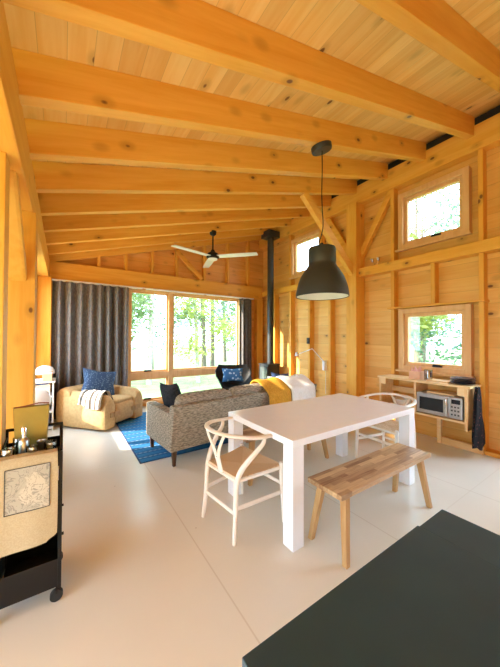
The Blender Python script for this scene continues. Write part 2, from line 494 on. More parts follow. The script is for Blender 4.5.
# unseen side room left of the posts, walls added to block stray sun
struct(wall_x(-3.25, -3.2, YB, 3.08, 0, CB(-3.2), [(-2.2, 2.3, .15, 1.9)]).build('wall_side_added', W_RWALL))  # its unseen opening is added to bring daylight onto the floor
struct(MB().hexa([(-3.2, 3.08, 0), (XL, 3.08, 0), (XL, 3.13, 0), (-3.2, 3.13, 0)],
                 [(-3.2, 3.08, CB(-3.2)), (XL, 3.08, CB(XL)), (XL, 3.13, CB(XL)), (-3.2, 3.13, CB(-3.2))]).build('wall_back_added', W_FWALL))
# unseen back wall behind the viewer: closed to cut light from behind
struct(MB().hexa([(-3.2, YB, 0), (XR, YB, 0), (XR, YB + .05, 0), (-3.2, YB + .05, 0)],
                 [(-3.2, YB, CB(-3.2)), (XR, YB, CB(XR)), (XR, YB + .05, CB(XR)), (-3.2, YB + .05, CB(-3.2))]).build('wall_rear', W_FWALL))
# rafters
ry = [-.95, -.37, .20, .78, 1.35, 1.93, 2.51, 3.09, 3.67, 4.25, 4.83, 5.41, 5.98]
def rafter(y, t=.085):
    a, b = -.42, 4.40
    L = (b - a) / math.cos(math.atan(SL)); h = .25 * math.cos(math.atan(SL)); e = h * SL
    return MB().hexa([(0, 0, 0), (L, 0, 0), (L, t, 0), (0, t, 0)], [(e, 0, h), (L + e, 0, h), (L + e, t, h), (e, t, h)])
rn = ['rafter behind the viewer, third', 'rafter behind the viewer, second', 'rafter behind the viewer, first', 'rafter crossing the upper right corner of the photo', 'long rafter nearest overhead, above the upper high window',
      'rafter that carries the pendant lamp canopy', 'rafter just beyond the pendant lamp canopy', 'rafter meeting the tall post and its brace', 'first rafter beyond the tall post', 'second rafter beyond the tall post',
      'rafter that carries the ceiling fan', 'rafter between the ceiling fan and the gable wall', 'rafter lying against the gable wall boards']
for y, l in zip(ry, rn):
    o = trim(rafter(y), W_X, 'sloping pine ' + l, 'rafter'); o.location = (-.42, y, RB(-.42)); o.rotation_euler = (0, -math.atan(SL), 0)
# left plate beam and posts
trim(MB().box(-.41, -.215, YB, YF, 2.47, 2.80), W_Y, 'yellow pine beam along the low left side', 'beam', .01)
trim(MB().box(-.40, -.197, 2.87, 3.06, 0, 2.47), W_Z, 'square pine post behind the bar cart', 'post')
trim(MB().box(-.37, -.175, 5.80, 6.0, 0, 2.47), W_Z, 'pine corner post left of the long curtain', 'post')
trim(MB().box(-.44, -.275, 2.02, 2.17, 0, 2.47), W_Z, 'pine post at the left edge of the photo', 'post')
trim(MB().bar((-.325, 2.90, 1.92), (-.325, 2.24, 2.50), .085, .15, (1, 0, 0)), W_Y, 'pine knee brace between the left post and the beam', 'brace', .02)
for y in (3.3, 3.85, 4.22, 5.73):
    trim(MB().box(XL, XL + .06, y, y + .05, 0, 2.53), W_Z, 'slim pine stud on the left wall boards', 'stud')
# right wall frame
PX = 4.40
trim(MB().box(4.38, XR, YB, YF, 3.87, 4.20), W_Y, 'pine top plate under the ceiling along the high right wall', 'beam', .008)
trim(MB().box(4.42, XR, YB, YF, 4.20, 4.315), M_DARKGAP, 'dark strip standing in for the shaded gap above the top plate', 'strip', 0)  # strip coloured dark to stand in for the shade in the open gap
trim(MB().box(4.35, XR, YB, 3.03, 2.535, 2.685), W_Y, 'pine rail on the right wall between the two kitchen windows', 'beam', .008)
trim(MB().box(4.37, XR, 3.24, YF, 2.535, 2.665), W_Y, 'pine rail on the right wall beyond the tall post', 'beam', .008)
trim(MB().box(4.28, XR, 3.03, 3.24, 0, 3.87), W_Z, 'tall square pine post on the right wall', 'post', .008)
def stud(y, z0, z1, l, t=.055): trim(MB().box(PX, XR, y, y + t, z0, z1), W_Z, l, 'stud', .004)
stud(1.27, 2.685, 3.87, 'pine stud right of the high kitchen window'); stud(2.42, 2.685, 3.87, 'pine stud left of the high kitchen window')
stud(1.27, 0, 2.535, 'pine stud right of the low kitchen window'); stud(2.42, 0, 2.535, 'pine stud left of the low kitchen window')
stud(1.83, 1.945, 2.535, 'short pine stud above the low kitchen window')
for y, l in ((3.70, 'first'), (4.26, 'second'), (4.86, 'third'), (5.45, 'fourth')): stud(y, 0, 2.535, l + ' pine stud beyond the tall post, below the rail')
for y in (3.93, 4.87): stud(y, 2.665, 3.87, 'pine stud %s of the far high window' % ('right' if y < 4.5 else 'left'))
for y in (-1.6, 1.0): stud(y, 0, 2.535, 'pine stud on the right wall outside the photo')
trim(MB().box(4.34, XR, 1.25, 2.50, 1.915, 1.94), W_Y, 'thin pine ledge above the low kitchen window', 'ledge', .003)
trim(MB().bar((4.46, 3.05, 2.93), (4.46, 2.44, 3.92), .10, .09, (1, 0, 0)), W_Y, 'pine wall brace right of the tall post', 'brace')
trim(MB().bar((4.46, 3.22, 2.93), (4.46, 3.83, 3.92), .10, .09, (1, 0, 0)), W_Y, 'pine wall brace beyond the tall post', 'brace')
trim(MB().bar((4.34, 3.135, 2.60), (3.10, 3.135, RB(3.10) + .01), .085, .13), W_X, 'diagonal pine brace from the tall post up to a rafter', 'brace')
trim(MB().box(4.38, XR, YB, 1.27, 0, .05), W_Y, 'pine bottom plate at the right wall', 'plate', .004)
trim(MB().box(4.40, XR, 2.475, YF, 0, .05), W_Y, 'pine bottom plate from the console to the far corner', 'plate', .004)
# far wall frame
trim(MB().box(-.233, 4.37, 5.96, YF, 2.455, 2.78), W_X, 'pine header beam above the big window', 'beam', .008)
for x in (.52, 1.0, 1.52, 2.05, 2.72, 3.35, 3.95):
    trim(MB().hexa([(x, 6.0, 2.78), (x + .055, 6.0, 2.78), (x + .055, YF, 2.78), (x, YF, 2.78)],
                   [(x, 6.0, CB(x)), (x + .055, 6.0, CB(x + .055)), (x + .055, YF, CB(x + .055)), (x, YF, CB(x))]), W_Z, 'pine gable stud above the header beam', 'stud', .004)
trim(MB().bar((2.07, 6.04, 3.36), (2.68, 6.04, 2.80), .09, .10, (0, 0, 1)), W_X, 'diagonal pine brace in the gable', 'brace')
trim(MB().box(4.22, 4.40, 5.96, YF, 0, 2.455), W_Z, 'pine corner post behind the stove', 'post')
trim(MB().box(3.98, 4.08, 6.0, YF, 0, 2.455), W_Z, 'pine stud between right curtain and stove', 'stud')

# ------------------------------------------------------------------ windows
def ring_x(m, x0, x1, y0, y1, z0, z1, w):
    m.box(x0, x1, y0, y0 + w, z0, z1); m.box(x0, x1, y1 - w, y1, z0, z1); m.box(x0, x1, y0 + w, y1 - w, z0, z0 + w); m.box(x0, x1, y0 + w, y1 - w, z1 - w, z1); return m
def ring_y(m, x0, x1, y0, y1, z0, z1, w):
    m.box(x0, x0 + w, y0, y1, z0, z1); m.box(x1 - w, x1, y0, y1, z0, z1); m.box(x0 + w, x1 - w, y0, y1, z0, z0 + w); m.box(x0 + w, x1 - w, y0, y1, z1 - w, z1); return m
def wall_window(n, b, label, sill):
    y0, y1, z0, z1 = b
    w = bpy.data.objects.new('window_%d' % n, None); COL.objects.link(w); w.location = (XR, (y0 + y1) / 2, z0); struct(w, label, 'window')
    c = w.location
    def P(mb, name, mat, bevel=0.0): return mb.xf(Matrix.Translation(-Vector(c))).build(name, mat, w, bevel)
    P(ring_x(MB(), 4.42, XR + .05, y0 - .075, y1 + .075, z0 - .075, z1 + .075, .073), 'casing', W_FIR, .004)
    P(ring_x(MB(), 4.47, 4.54, y0 + .0, y1 - .0, z0 + .0, z1 - .0, .05), 'sash', W_FIR, .005)
    P(MB().box(4.505, 4.51, y0 + .05, y1 - .05, z0 + .05, z1 - .05), 'pane', M_GLASS)
    P(MB().box(4.38, 4.42, y0 - .10, y1 + .10, z0 - .10, z0 - .07), 'sill', W_FIR, .004)
    yc = y0 + .42 * (y1 - y0)
    P(MB().box(4.44, 4.468, yc - .06, yc + .06, z0 + .006, z0 + .03).bar((4.45, yc - .04, z0 + .03), (4.45, yc + .05, z0 + .034), .012, .012), 'crank_handle', M_BLACK)
    return w
wall_window(1, LO1, 'low square fir window above the console shelf', True)
wall_window(2, UP1, 'high fir window near the ceiling above the kitchen rail', True)
wall_window(3, UP2, 'far high fir window partly behind the pendant shade', True)
w4 = bpy.data.objects.new('window_4', None); COL.objects.link(w4); w4.location = (2.4, 6.05, .08); struct(w4, 'big four-pane window wall between the curtains', 'window')
def P4(mb, name, mat, bevel=0.0): return mb.xf(Matrix.Translation((-2.4, -6.05, -.08))).build(name, mat, w4, bevel)
MX0, MX1 = 1.895, 1.985
P4(ring_y(MB(), FX0, FX1, 5.99, 6.15, .08, FZ1 + .012, .055), 'casing', W_FIR, .004)
P4(MB().box(MX0, MX1, 5.99, 6.15, .135, FZ1 - .043), 'mullion', W_FIR, .004)
P4(MB().box(FX0 + .055, MX0, 5.99, 6.15, .60, .72), 'transom', W_FIR, .004)
P4(MB().box(MX1, FX1 - .055, 5.99, 6.15, .60, .72), 'transom', W_FIR, .004)
for a, b, c, d in ((FX0 + .055, MX0, .135, .60), (FX0 + .055, MX0, .72, FZ1 - .043), (MX1, FX1 - .055, .135, .60), (MX1, FX1 - .055, .72, FZ1 - .043)):
    P4(ring_y(MB(), a, b, 6.04, 6.10, c, d, .035), 'sash', W_FIR, .003)
    P4(MB().box(a + .035, b - .035, 6.068, 6.073, c + .035, d - .035), 'pane', M_GLASS)
for z in (.155, .735):
    P4(MB().box(1.40, 1.54, 6.005, 6.038, z, z + .03), 'crank_handle', M_BLACK, .004)
w5 = bpy.data.objects.new('window_5', None); COL.objects.link(w5); w5.location = (XL, 5.01, .40); struct(w5, 'window in the left wall, out of view', 'window')
ring_x(MB(), -.03, .04, -.71, .71, 0, 2.0, .05).build('casing', W_FIR, w5)
MB().box(-.02, -.015, -.66, .66, .05, 1.95).build('pane', M_GLASS, w5)

# ------------------------------------------------------------------ curtains
def curtain(name, x0, x1, folds, label):
    def f(u, v):
        x = x0 + (x1 - x0) * u
        a = math.sin(u * folds * 2 * math.pi + .5 * math.sin(u * 9)) * (.048 + .014 * (1 - v)) + .010 * math.sin(u * folds * 5.1 + v * 2)
        return (x, 5.87 + a, .02 + 2.40 * v)
    mb = MB().grid(f, int(folds * 14), 14, .006)
    return tag(mb.xf(Matrix.Translation((-(x0 + x1) / 2, -5.885, 0))).build(name, F_CURT, loc=((x0 + x1) / 2, 5.885, 0), smooth=True), label, 'curtain', None)
curtain('curtain', -.16, 1.06, 8, 'wide charcoal linen curtain left of the big window, behind the tan armchair')
curtain('curtain', 3.63, 3.97, 3.5, 'narrow charcoal linen curtain right of the big window, beside the stove')
t = thing('curtain_rail', 'pale curtain rail running under the header beam above the big window', 'curtain rail', (1.95, 5.9, 2.43))
MB().box(-2.13, 2.10, -.03, .06, 0, .024).build('rail', M_WHITEP, t)
for x in (-1.9, -.6, .75, 1.9): MB().box(x - .03, x + .03, -.035, .055, -.01, .0).build('bracket', M_CHROME, t)

# ------------------------------------------------------------------ dining table
t = thing('dining_table', 'white lacquered rectangular dining table with thick square legs', 'table', (2.12, 1.86, 0))
TX, TY = .82, .447
MB().box(-TX, TX, -TY, TY, .70, .75).build('tabletop', M_WHITE, t, .004)
for sx in (-1, 1):
    for sy in (-1, 1):
        x0, y0 = sx * (TX - .052), sy * (TY - .052)
        MB().box(x0 - .051, x0 + .051, y0 - .051, y0 + .051, 0, .70).build('leg', M_WHITE, t, .003)

# ------------------------------------------------------------------ benches
b1 = thing('dining_bench', 'wooden bench with striped strip-wood seat in front of the white table', 'bench', (2.065, 1.293, 0), 0, 'wooden benches along the dining table')
s_ = MB()
for k in range(6):
    s_.box(-.60, .60, -.147 + k * .049, -.147 + (k + 1) * .049, .418, .452)
MB().box(-.60, .60, -.147, .147, .418, .452).build('seat', W_BENCH, b1, .004)
for sx in (-1, 1):
    for sy in (-1, 1):
        a, b = .50 * sx, .56 * sx
        q = lambda x, y, r: [(x - r, y - r, 0), (x + r, y - r, 0), (x + r, y + r, 0), (x - r, y + r, 0)]
        lo = [(x, y, 0) for x, y, _ in q(b, sy * .150, .018)]; hi = [(x, y, .418) for x, y, _ in q(a, sy * .095, .024)]
        MB().hexa(lo, hi).build('leg', W_LEG, b1, .004)
dup(b1, (2.10, 2.44, 0), 0, 'wooden bench half hidden on the far side of the white table')

# ------------------------------------------------------------------ wishbone chairs
def wishbone(loc, rz, label):
    t = thing('dining_chair', label, 'chair', loc, rz, 'pale wishbone chairs at the dining table')
    for s in (-1, 1):
        MB().tube([(.215, s * .262, 0), (.205, s * .252, .25), (.20, s * .247, .43), (.20, s * .247, .465), (.20, s * .247, .472)], [.013, .018, .020, .018, .008], 12).build('front_leg', M_CHAIR, t, smooth=True)
        MB().tube([(-.235, s * .205, 0), (-.215, s * .195, .22), (-.205, s * .192, .40), (-.17, s * .205, .50), (-.085, s * .243, .60), (-.015, s * .262, .665), (.0, s * .266, .715)],
                  [.013, .018, .020, .021, .019, .016, .013], 12, 5).build('rear_leg', M_CHAIR, t, smooth=True)
        MB().tube([(.207, s * .252, .235), (-.213, s * .196, .235)], .011, 10, sq=(.8, 1.5)).build('side_stretcher', M_CHAIR, t, smooth=True)
        MB().tube([(.20, s * .245, .425), (-.205, s * .192, .425)], .014, 10).build('side_rail', M_CHAIR, t, smooth=True)
    MB().tube([(.205, -.25, .30), (.205, .25, .30)], .010, 10, sq=(.8, 1.5)).build('front_stretcher', M_CHAIR, t, smooth=True)
    MB().tube([(-.217, -.196, .20), (-.217, .196, .20)], .010, 10, sq=(.8, 1.5)).build('rear_stretcher', M_CHAIR, t, smooth=True)
    MB().tube([(-.205, -.192, .425), (-.205, .192, .425)], .014, 10).build('rear_rail', M_CHAIR, t, smooth=True)
    MB().tube([(.20, -.247, .43), (.20, .247, .43)], .014, 10).build('front_rail', M_CHAIR, t, smooth=True)
    pts, rad = [], []
    for k in range(25):
        a = R(-100 + 200 * k / 24)
        x = -.02 - .262 * math.cos(a) * (1.0 if abs(a) < math.pi / 2 else .9); y = .278 * math.sin(a)
        pts.append((x, y, .722 + .028 * max(0, math.cos(a)))); rad.append(.0165)
    pts = [(.125, -.285, .716), (.07, -.284, .718)] + pts[1:-1] + [(.07, .284, .718), (.125, .285, .716)]
    MB().tube(pts, [.010, .016] + [.0175] * (len(pts) - 4) + [.016, .010], 12, 2, sq=(1.15, .8)).build('back_rail', M_CHAIR, t, smooth=True)
    y_ = MB().tube([(-.205, 0, .425), (-.225, 0, .50), (-.24, 0, .555)], [.020, .020, .021], 10, 3, sq=(1.5, .55), up=(1, 0, 0))
    for s in (-1, 1):
        y_.tube([(-.235, s * .008, .53), (-.25, s * .035, .61), (-.262, s * .085, .69), (-.262, s * .115, .738)], [.016, .014, .012, .011], 10, 4, sq=(1.2, .6), up=(1, 0, 0))
    y_.build('wishbone_splat', M_CHAIR, t, smooth=True)
    def seat(u, v):
        x = -.205 + .41 * u; hw = .185 + .062 * u
        a, b = 2 * u - 1, 2 * v - 1
        return (x, hw * b, .448 - .014 * (1 - a * a) * (1 - .3 * b * b) + .003 * abs(b))
    MB().grid(seat, 14, 14, .032).build('seat', F_RUSH, t, smooth=True)
    return t
ch = wishbone((1.215, 1.925, 0), 7, 'pale wishbone chair with woven seat at the near left end of the white table')
dup(ch, (3.16, 1.83, 0), 176, 'pale wishbone chair at the far right end of the white table, before the console')

# ------------------------------------------------------------------ rug
t = thing('area_rug', 'blue woven rug with dashed stripes between sofa and armchair', 'rug', (2.05, 4.5, 0))
MB().box(-1.29, 1.29, -1.14, 1.10, .001, .010).build('weave', rug_mat(), t, .003)
for x in (-1.305, 1.29): MB().box(x, x + .015, -1.14, 1.10, .001, .008).build('binding', F_NAVY, t)

# ------------------------------------------------------------------ sofa
t = sofa = thing('sofa', 'grey tweed sofa with dark tapered legs seen from behind', 'sofa', (1.0, 2.99, 0), 5.5)
SLn = 2.50
MB().hexa([(.0, .06, .17), (SLn, .06, .17), (SLn, .20, .17), (.0, .20, .17)], [(.0, -.02, .69), (SLn, -.02, .69), (SLn, .10, .69), (.0, .10, .69)]).build('back_frame', F_SOFA, t, .022, True)
for x in (0.0, SLn - .12):
    MB().box(x - .004, x + .124, .05, .84, .17, .60).build('arm', F_SOFA, t, .025, True)
MB().box(.122, SLn - .122, .20, .82, .17, .30).build('base', F_SOFA, t, .015)
for k in range(3):
    xc = .12 + (SLn - .24) * (k + .5) / 3; w = (SLn - .24) / 3 - .01
    MB().puff(w, .60, .17, (xc, .52, .385), .3, .2).build('seat_cushion', F_SOFA, t, smooth=True)
    b_ = MB().puff(w + .012, .19, .44, (0, 0, 0), .34, .26)
    b_.xf(Matrix.Translation((xc, .20, .56)) @ Matrix.Rotation(R(12), 4, 'X')).build('back_cushion', F_SOFA, t, smooth=True)
for x in (.06, SLn - .06):
    for y in (.10, .78):
        lo = [(x - .016, y - .016, 0), (x + .016, y - .016, 0), (x + .016, y + .016, 0), (x - .016, y + .016, 0)]
        hi = [(x - .026, y - .026, .175), (x + .026, y - .026, .175), (x + .026, y + .026, .175), (x - .026, y + .026, .175)]
        MB().hexa(lo, hi).build('leg', W_DARKLEG, t, .002)
sm = Matrix.Translation((1.0, 2.99, 0)) @ Matrix.Rotation(R(5.5), 4, 'Z')
def on_sofa(p): return sm @ Vector(p)
def loose(mb, name, mat, p, rot, label, cat, smooth=True):
    o = mb.build(name, mat, loc=p, smooth=smooth); o.rotation_euler = [R(a) for a in rot]; return tag(o, label, cat)
loose(MB().pillow(.46, .44, .16), 'throw_pillow', F_BLACK, on_sofa((.22, .52, .66)), (-14, 6, 100), 'black throw pillow standing against the sofa left arm', 'pillow')
loose(MB().pillow(.42, .40, .14), 'throw_pillow', F_NAVY, on_sofa((2.12, .42, .67)), (-24, 8, 5), 'navy throw pillow on the sofa beside the mustard blanket', 'pillow')
loose(MB().pillow(.44, .42, .15), 'throw_pillow', F_GREYBL, on_sofa((2.27, .58, .60)), (-24, -6, -14), 'pale blue-grey throw pillow at the sofa right end', 'pillow')
def drape(x0, x1, zf, yb, lo_b, lo_f, top, amp):       # over the sofa back, from behind to the seat side
    prof = [(-.075 + .06 * 0, lo_b), (-.055, (lo_b + top) / 2), (-.035, top - .04), (.02, top + .012), (.10, top + .075), (.19, top + .115), (.29, top + .105), (.36, top + .01), (.39, lo_f)]
    pv, _ = catmull([Vector((a, b, 0)) for a, b in prof], [0] * len(prof), 4)
    def f(u, v):
        k = v * (len(pv) - 1); i = min(int(k), len(pv) - 2); p = pv[i].lerp(pv[i + 1], k - i)
        w = amp * math.sin(u * 17 + v * 3) * (.4 + .6 * abs(v - .5) * 2)
        return (x0 + (x1 - x0) * (u + .03 * math.sin(v * 7)), p.x - w * .6 - .01, p.y + .01 * math.sin(u * 9) + (.05 * math.sin(u * 4.2) if v < .12 else 0))
    return MB().grid(f, 26, 30, -.012)
o = drape(1.36, 1.80, 0, 0, .47, .56, .70, .012).build('throw_blanket', F_MUST, loc=(1.0, 2.99, 0), smooth=True); o.rotation_euler = (0, 0, R(5.5))
tag(o, 'mustard yellow blanket draped over the sofa back', 'blanket')
o = drape(1.82, 2.38, 0, 0, .40, .52, .705, .016).build('throw_blanket', F_WHITE, loc=(1.0, 2.99, 0), smooth=True); o.rotation_euler = (0, 0, R(5.5))
tag(o, 'white fleece throw in bright sun over the sofa right end', 'blanket')

# ------------------------------------------------------------------ tan armchair
AC = Vector((.60, 5.35, 0))
t = thing('armchair', 'tan canvas armchair with thick rounded arms and buckled straps beside the rug', 'armchair', AC, 40)
# local: front is -y, width along x
W2, D0, D1 = .43, -.43, .40
def block(x0, x1, y0, y1, z0, z1, n=.5): return MB().puff(x1 - x0, y1 - y0, (z1 - z0), ((x0 + x1) / 2, (y0 + y1) / 2, (z0 + z1) / 2), .32, .22, 36, 18)
for s in (-1, 1):
    a, b = (-W2 - .02, -W2 + .21) if s < 0 else (W2 - .21, W2 + .02)
    m = MB()
    ring = []
    for k in range(13):
        y = D0 + (D1 - D0) * k / 12
        top = .545 + .05 * (k / 12) - (.06 * (1 - min(1, k / 1.5)) ** 2)
        xi = .012 * (1 if k in (0, 12) else 0)
        pr = [(a + xi, .03), (a - .012 + xi, .25), (a + .012, top - .12), (a + .06, top - .02), ((a + b) / 2, top), (b - .06, top - .02), (b - .012, top - .12), (b - xi, .25), (b - xi, .03)]
        ring.append([(x, y, z) for x, z in pr])
    m.loft(ring).build('arm', F_LEATH, t, .02, True)
m = MB(); ring = []
for k in range(11):
    x = -W2 + .0 + (2 * W2) * k / 10
    e = .02 if k in (0, 10) else 0
    pr = [(D1 - .16, .03), (D1 - .17, .35), (D1 - .12, .58 - e), (D1 - .02, .64 - e), (D1 + .09, .62 - e), (D1 + .15, .54), (D1 + .17, .25), (D1 + .15, .03)]
    ring.append([(x, y, z) for y, z in pr])
m.loft(ring).build('back', F_LEATH, t, .02, True)
block(-W2 + .20, W2 - .20, D0 + .0, D1 - .12, .05, .40).build('seat_cushion', F_LEATH, t, smooth=True)
MB().puff(2 * W2 - .40, .60, .12, (0, -.10, .385), .4, .25).build('top_cushion', F_LEATH, t, smooth=True)
for s in (-1, 1):
    x = s * (W2 - .19)
    MB().box(x - .10, x + .10, D0 - .022, D0 + .004, .20, .27).build('strap', F_LEATHD, t, .004)
    MB().box(x - .035, x + .035, D0 - .030, D0 - .018, .19, .28).build('buckle', F_LEATHD, t, .006)
am = Matrix.Translation(AC) @ Matrix.Rotation(R(40), 4, 'Z')
loose(MB().pillow(.56, .48, .17), 'throw_pillow', F_BLUEDOT, am @ Vector((-.02, .10, .665)), (-24, 12, 12), 'blue speckled throw pillow leaning in the tan armchair', 'pillow')
def throw(u, v):
    # over the left arm of the chair: from inside across the top to the outside
    prof = [(-.20, .43), (-.225, .50), (-.27, .575), (-.34, .592), (-.41, .565), (-.462, .47), (-.468, .40), (-.470, .36)]
    k = v * (len(prof) - 1); i = min(int(k), len(prof) - 2); f = k - i
    x = prof[i][0] * (1 - f) + prof[i + 1][0] * f; z = prof[i][1] * (1 - f) + prof[i + 1][1] * f
    y = -.36 + .42 * u + .02 * math.sin(v * 6)
    return (x - (.004 + .006 * math.sin(u * 14)), y, z + .012 + .006 * math.sin(u * 11 + v * 4) - (.03 * math.sin(u * 5) if v > .9 else 0))
o = MB().grid(throw, 22, 22, -.010).build('throw_blanket', F_THROW, loc=AC, smooth=True); o.rotation_euler = (0, 0, R(40))
tag(o, 'striped brown and white throw over the armchair left arm', 'blanket')

# ------------------------------------------------------------------ shell chair by the window
t = thing('lounge_chair', 'black shell lounge chair by the big window', 'chair', (3.06, 5.16, 0), -22)
def shell(u, v):
    a = (u - .5) * 2
    y = [-.30, -.10, .10, .22, .30, .36][min(int(v * 5), 5)]
    ys = [-.34, -.20, .02, .20, .29, .35]; zs = [.40, .375, .37, .42, .62, .83]; ws = [.30, .335, .36, .38, .39, .31]; wr = [.05, .16, .22, .20, .10, .02]
    k = v * 5; i = min(int(k), 4); f = k - i; L = lambda q: q[i] * (1 - f) + q[i + 1] * f
    return (a * L(ws), L(ys) - .06 * (a * a) * (1 if v > .5 else .2), L(zs) + L(wr) * abs(a) ** 3)
MB().grid(shell, 20, 20, .014).build('shell', M_BLACK, t, smooth=True)
for sx in (-1, 1):
    for sy in (-1, 1):
        MB().tube([(sx * .26, sy * .26, 0), (sx * .14, sy * .12, .365)], .011, 8).build('leg', M_BLACK, t, smooth=True)
MB().tube([(-.2, -.19, .18), (.2, .19, .18)], .006, 6).tube([(.2, -.19, .18), (-.2, .19, .18)], .006, 6).build('brace', M_BLACK, t)
loose(MB().pillow(.46, .29, .12), 'lumbar_pillow', F_PRINT, (3.01, 5.15, .655), (-16, 0, -22), 'blue printed lumbar pillow on the black shell chair', 'pillow')

# ------------------------------------------------------------------ stove
t = thing('wood_stove', 'black wood stove with tall black pipe in the far right corner', 'stove', (4.15, 5.35, 0))
MB().box(-.165, .165, -.18, .18, .33, .80).build('firebox', M_STOVE, t, .008)
MB().box(-.185, .175, -.195, .195, .80, .825).build('top_plate', M_STOVE, t, .004)
MB().box(-.12, .12, -.13, .13, .03, .33).build('pedestal', M_STOVE, t, .004)
MB().box(-.17, .17, -.18, .18, 0, .03).build('base_plate', M_STOVE, t, .004)
d = ring_x(MB(), -.185, -.166, -.17, .17, .36, .78, .03).build('door', M_STOVE, t, .003)
MB().box(-.178, -.172, -.14, .14, .39, .75).build('door_glass', M_STOVEGLASS, d)
MB().tube([(-.20, -.13, .50), (-.20, -.13, .62)], .008, 8).build('handle', M_STEEL, d)
zc = RB(4.15)
MB().cyl((.03, 0, .82), .076, zc - .82 + .02, 24).build('stove_pipe', M_PIPE, t, smooth=True)
MB().cyl((.03, 0, .83), .086, .05, 24).build('pipe_collar', M_PIPE, t, smooth=True)
MB().box(-.14, .19, -.16, .16, zc - .13, zc + .02).build('ceiling_support_box', M_PIPE, t, .006)

# ------------------------------------------------------------------ ceiling fan
fx, fy, fz = 2.39, 4.872, 3.02
t = thing('ceiling_fan', 'three-blade ceiling fan with black motor hanging from a rafter', 'ceiling fan', (fx, fy, fz))
top = RB(fx) - fz
MB().lathe([(.0, top + .01), (.065, top + .01), (.062, top - .05), (.03, top - .075), (.0, top - .075)], n=24).build('canopy', M_BLACK, t, smooth=True)
MB().cyl((0, 0, .06), .014, top - .12, 12).build('downrod', M_BLACK, t, smooth=True)
MB().lathe([(0, .13), (.03, .125), (.05, .08), (.10, .055), (.125, .02), (.125, -.02), (.10, -.045), (0, -.045)], n=32).build('motor_housing', M_BLACK, t, smooth=True)
MB().lathe([(0, -.046), (.092, -.046), (.085, -.065), (.05, -.08), (0, -.085)], n=28).build('light_lens', M_WHITEP, t, smooth=True)
for ang in (FA + 0 for FA in (194, 313, 74)):
    a = R(ang)
    def bl(u, v):
        r = .10 + .78 * u; w = .068 + .012 * math.sin(u * 3.1); s = (v - .5) * 2 * w
        return (r, s, -s * .10)
    b = MB().grid(bl, 12, 4, .010).xf(Matrix.Rotation(a, 4, 'Z')).build('blade', M_FANW, t, smooth=True)

# ------------------------------------------------------------------ pendant lamp
px_, py_ = 2.215, 1.972
t = thing('pendant_lamp', 'large dark grey bell-shaped pendant lamp above the white table', 'pendant lamp', (px_, py_, 1.872))
sh = [(.268, 0), (.264, .04), (.256, .09), (.243, .14), (.222, .195), (.197, .24), (.168, .285), (.147, .315), (.139, .335), (.137, .35), (.140, .358), (.140, .485), (.134, .505), (.0, .508)]
MB().lathe([(.258, .004), *sh[:1], *sh[1:]], n=48).build('shade', M_SHADE, t, smooth=True)
MB().lathe([(max(0, r - .007), max(z, .003) - (.006 if z > .48 else 0)) for r, z in sh], n=48).build('shade_liner', M_SHADEIN, t, smooth=True)
MB().lathe([(0, .17), (.03, .18), (.045, .215), (.035, .26), (.022, .29), (.02, .36), (0, .36)], n=20).build('bulb', M_WHITEP, t, smooth=True)
ctop = RB(px_) - 1.872
MB().lathe([(.0, .0), (.10, .0), (.105, .012), (.105, .05), (.0, .05)], n=36).xf(Matrix.Translation((0, 0, ctop - .058)) @ Matrix.Rotation(-math.atan(SL), 4, 'Y')).build('canopy', M_SHADE, t, smooth=True)
wv = [(0, 0, ctop - .05), (.004, 0, ctop - .25), (-.004, 0, ctop - .5), (.006, .0, ctop - .68), (.016, 0, ctop - .80), (.008, 0, ctop - .88), (-.028, 0, ctop - .985), (-.042, 0, .60), (-.035, 0, .555), (.0, 0, .535), (.002, 0, .505)]
MB().tube(wv, .005, 8, 5).build('cord', M_BLACK, t, smooth=True)
MB().lathe([(.0, .56), (.012, .56), (.018, .53), (.02, .505), (0, .505)], n=16).build('cord_grip', M_BLACK, t, smooth=True)

# ------------------------------------------------------------------ wall lamp, beam spotlight, switch
t = thing('wall_lamp', 'white swing-arm wall lamp between studs on the right wall', 'lamp', (PX, 3.93, 1.0))
MB().box(.05, .127, -.03, .03, -.22, -.02).build('wall_plate', M_WHITEP, t, .006)
MB().tube([(.06, 0, -.10), (.04, 0, -.02)], .008, 8).tube([(.04, 0, -.02), (-.02, .24, .22)], .008, 8).build('lower_arm', M_WHITEP, t)
MB().tube([(-.02, .24, .22), (-.16, .50, .10)], .008, 8).build('upper_arm', M_WHITEP, t)
MB().lathe([(.018, .05), (.03, .04), (.05, -.03), (.045, -.03), (.02, .035)], (-.18, .54, .085), 20).build('lamp_head', M_WHITEP, t, smooth=True)
MB().tube([(.10, -.02, -.22), (.10, -.02, -.70)], .005, 6).build('cord', M_WHITEP, t)
t = thing('spotlight', 'small chrome two-headed spotlight on the right wall rail', 'lamp', (4.42, 2.74, 2.686))
MB().box(-.03, .03, -.06, .06, 0, .012).build('base', M_CHROME, t)
for s in (-1, 1):
    MB().tube([(0, s * .02, .01), (-.01, s * .055, .09)], .010, 8).build('arm', M_CHROME, t)
    MB().lathe([(0, 0), (.02, 0), (.028, .03), (.028, .055), (.0, .055)], n=18).xf(Matrix.Translation((-.01, s * .055, .075)) @ Matrix.Rotation(R(-25), 4, 'Y')).build('head', M_CHROME, t, smooth=True)
t = thing('wall_switch', 'small black switch box on a stud above the swing-arm lamp', 'switch', (4.385, 4.29, 1.34))
MB().box(-.015, .015, -.035, .035, -.02, .11).build('housing', M_BLACK, t, .005); MB().box(-.02, -.014, -.015, .015, .03, .07).build('rocker', M_SHADE, t, .002)

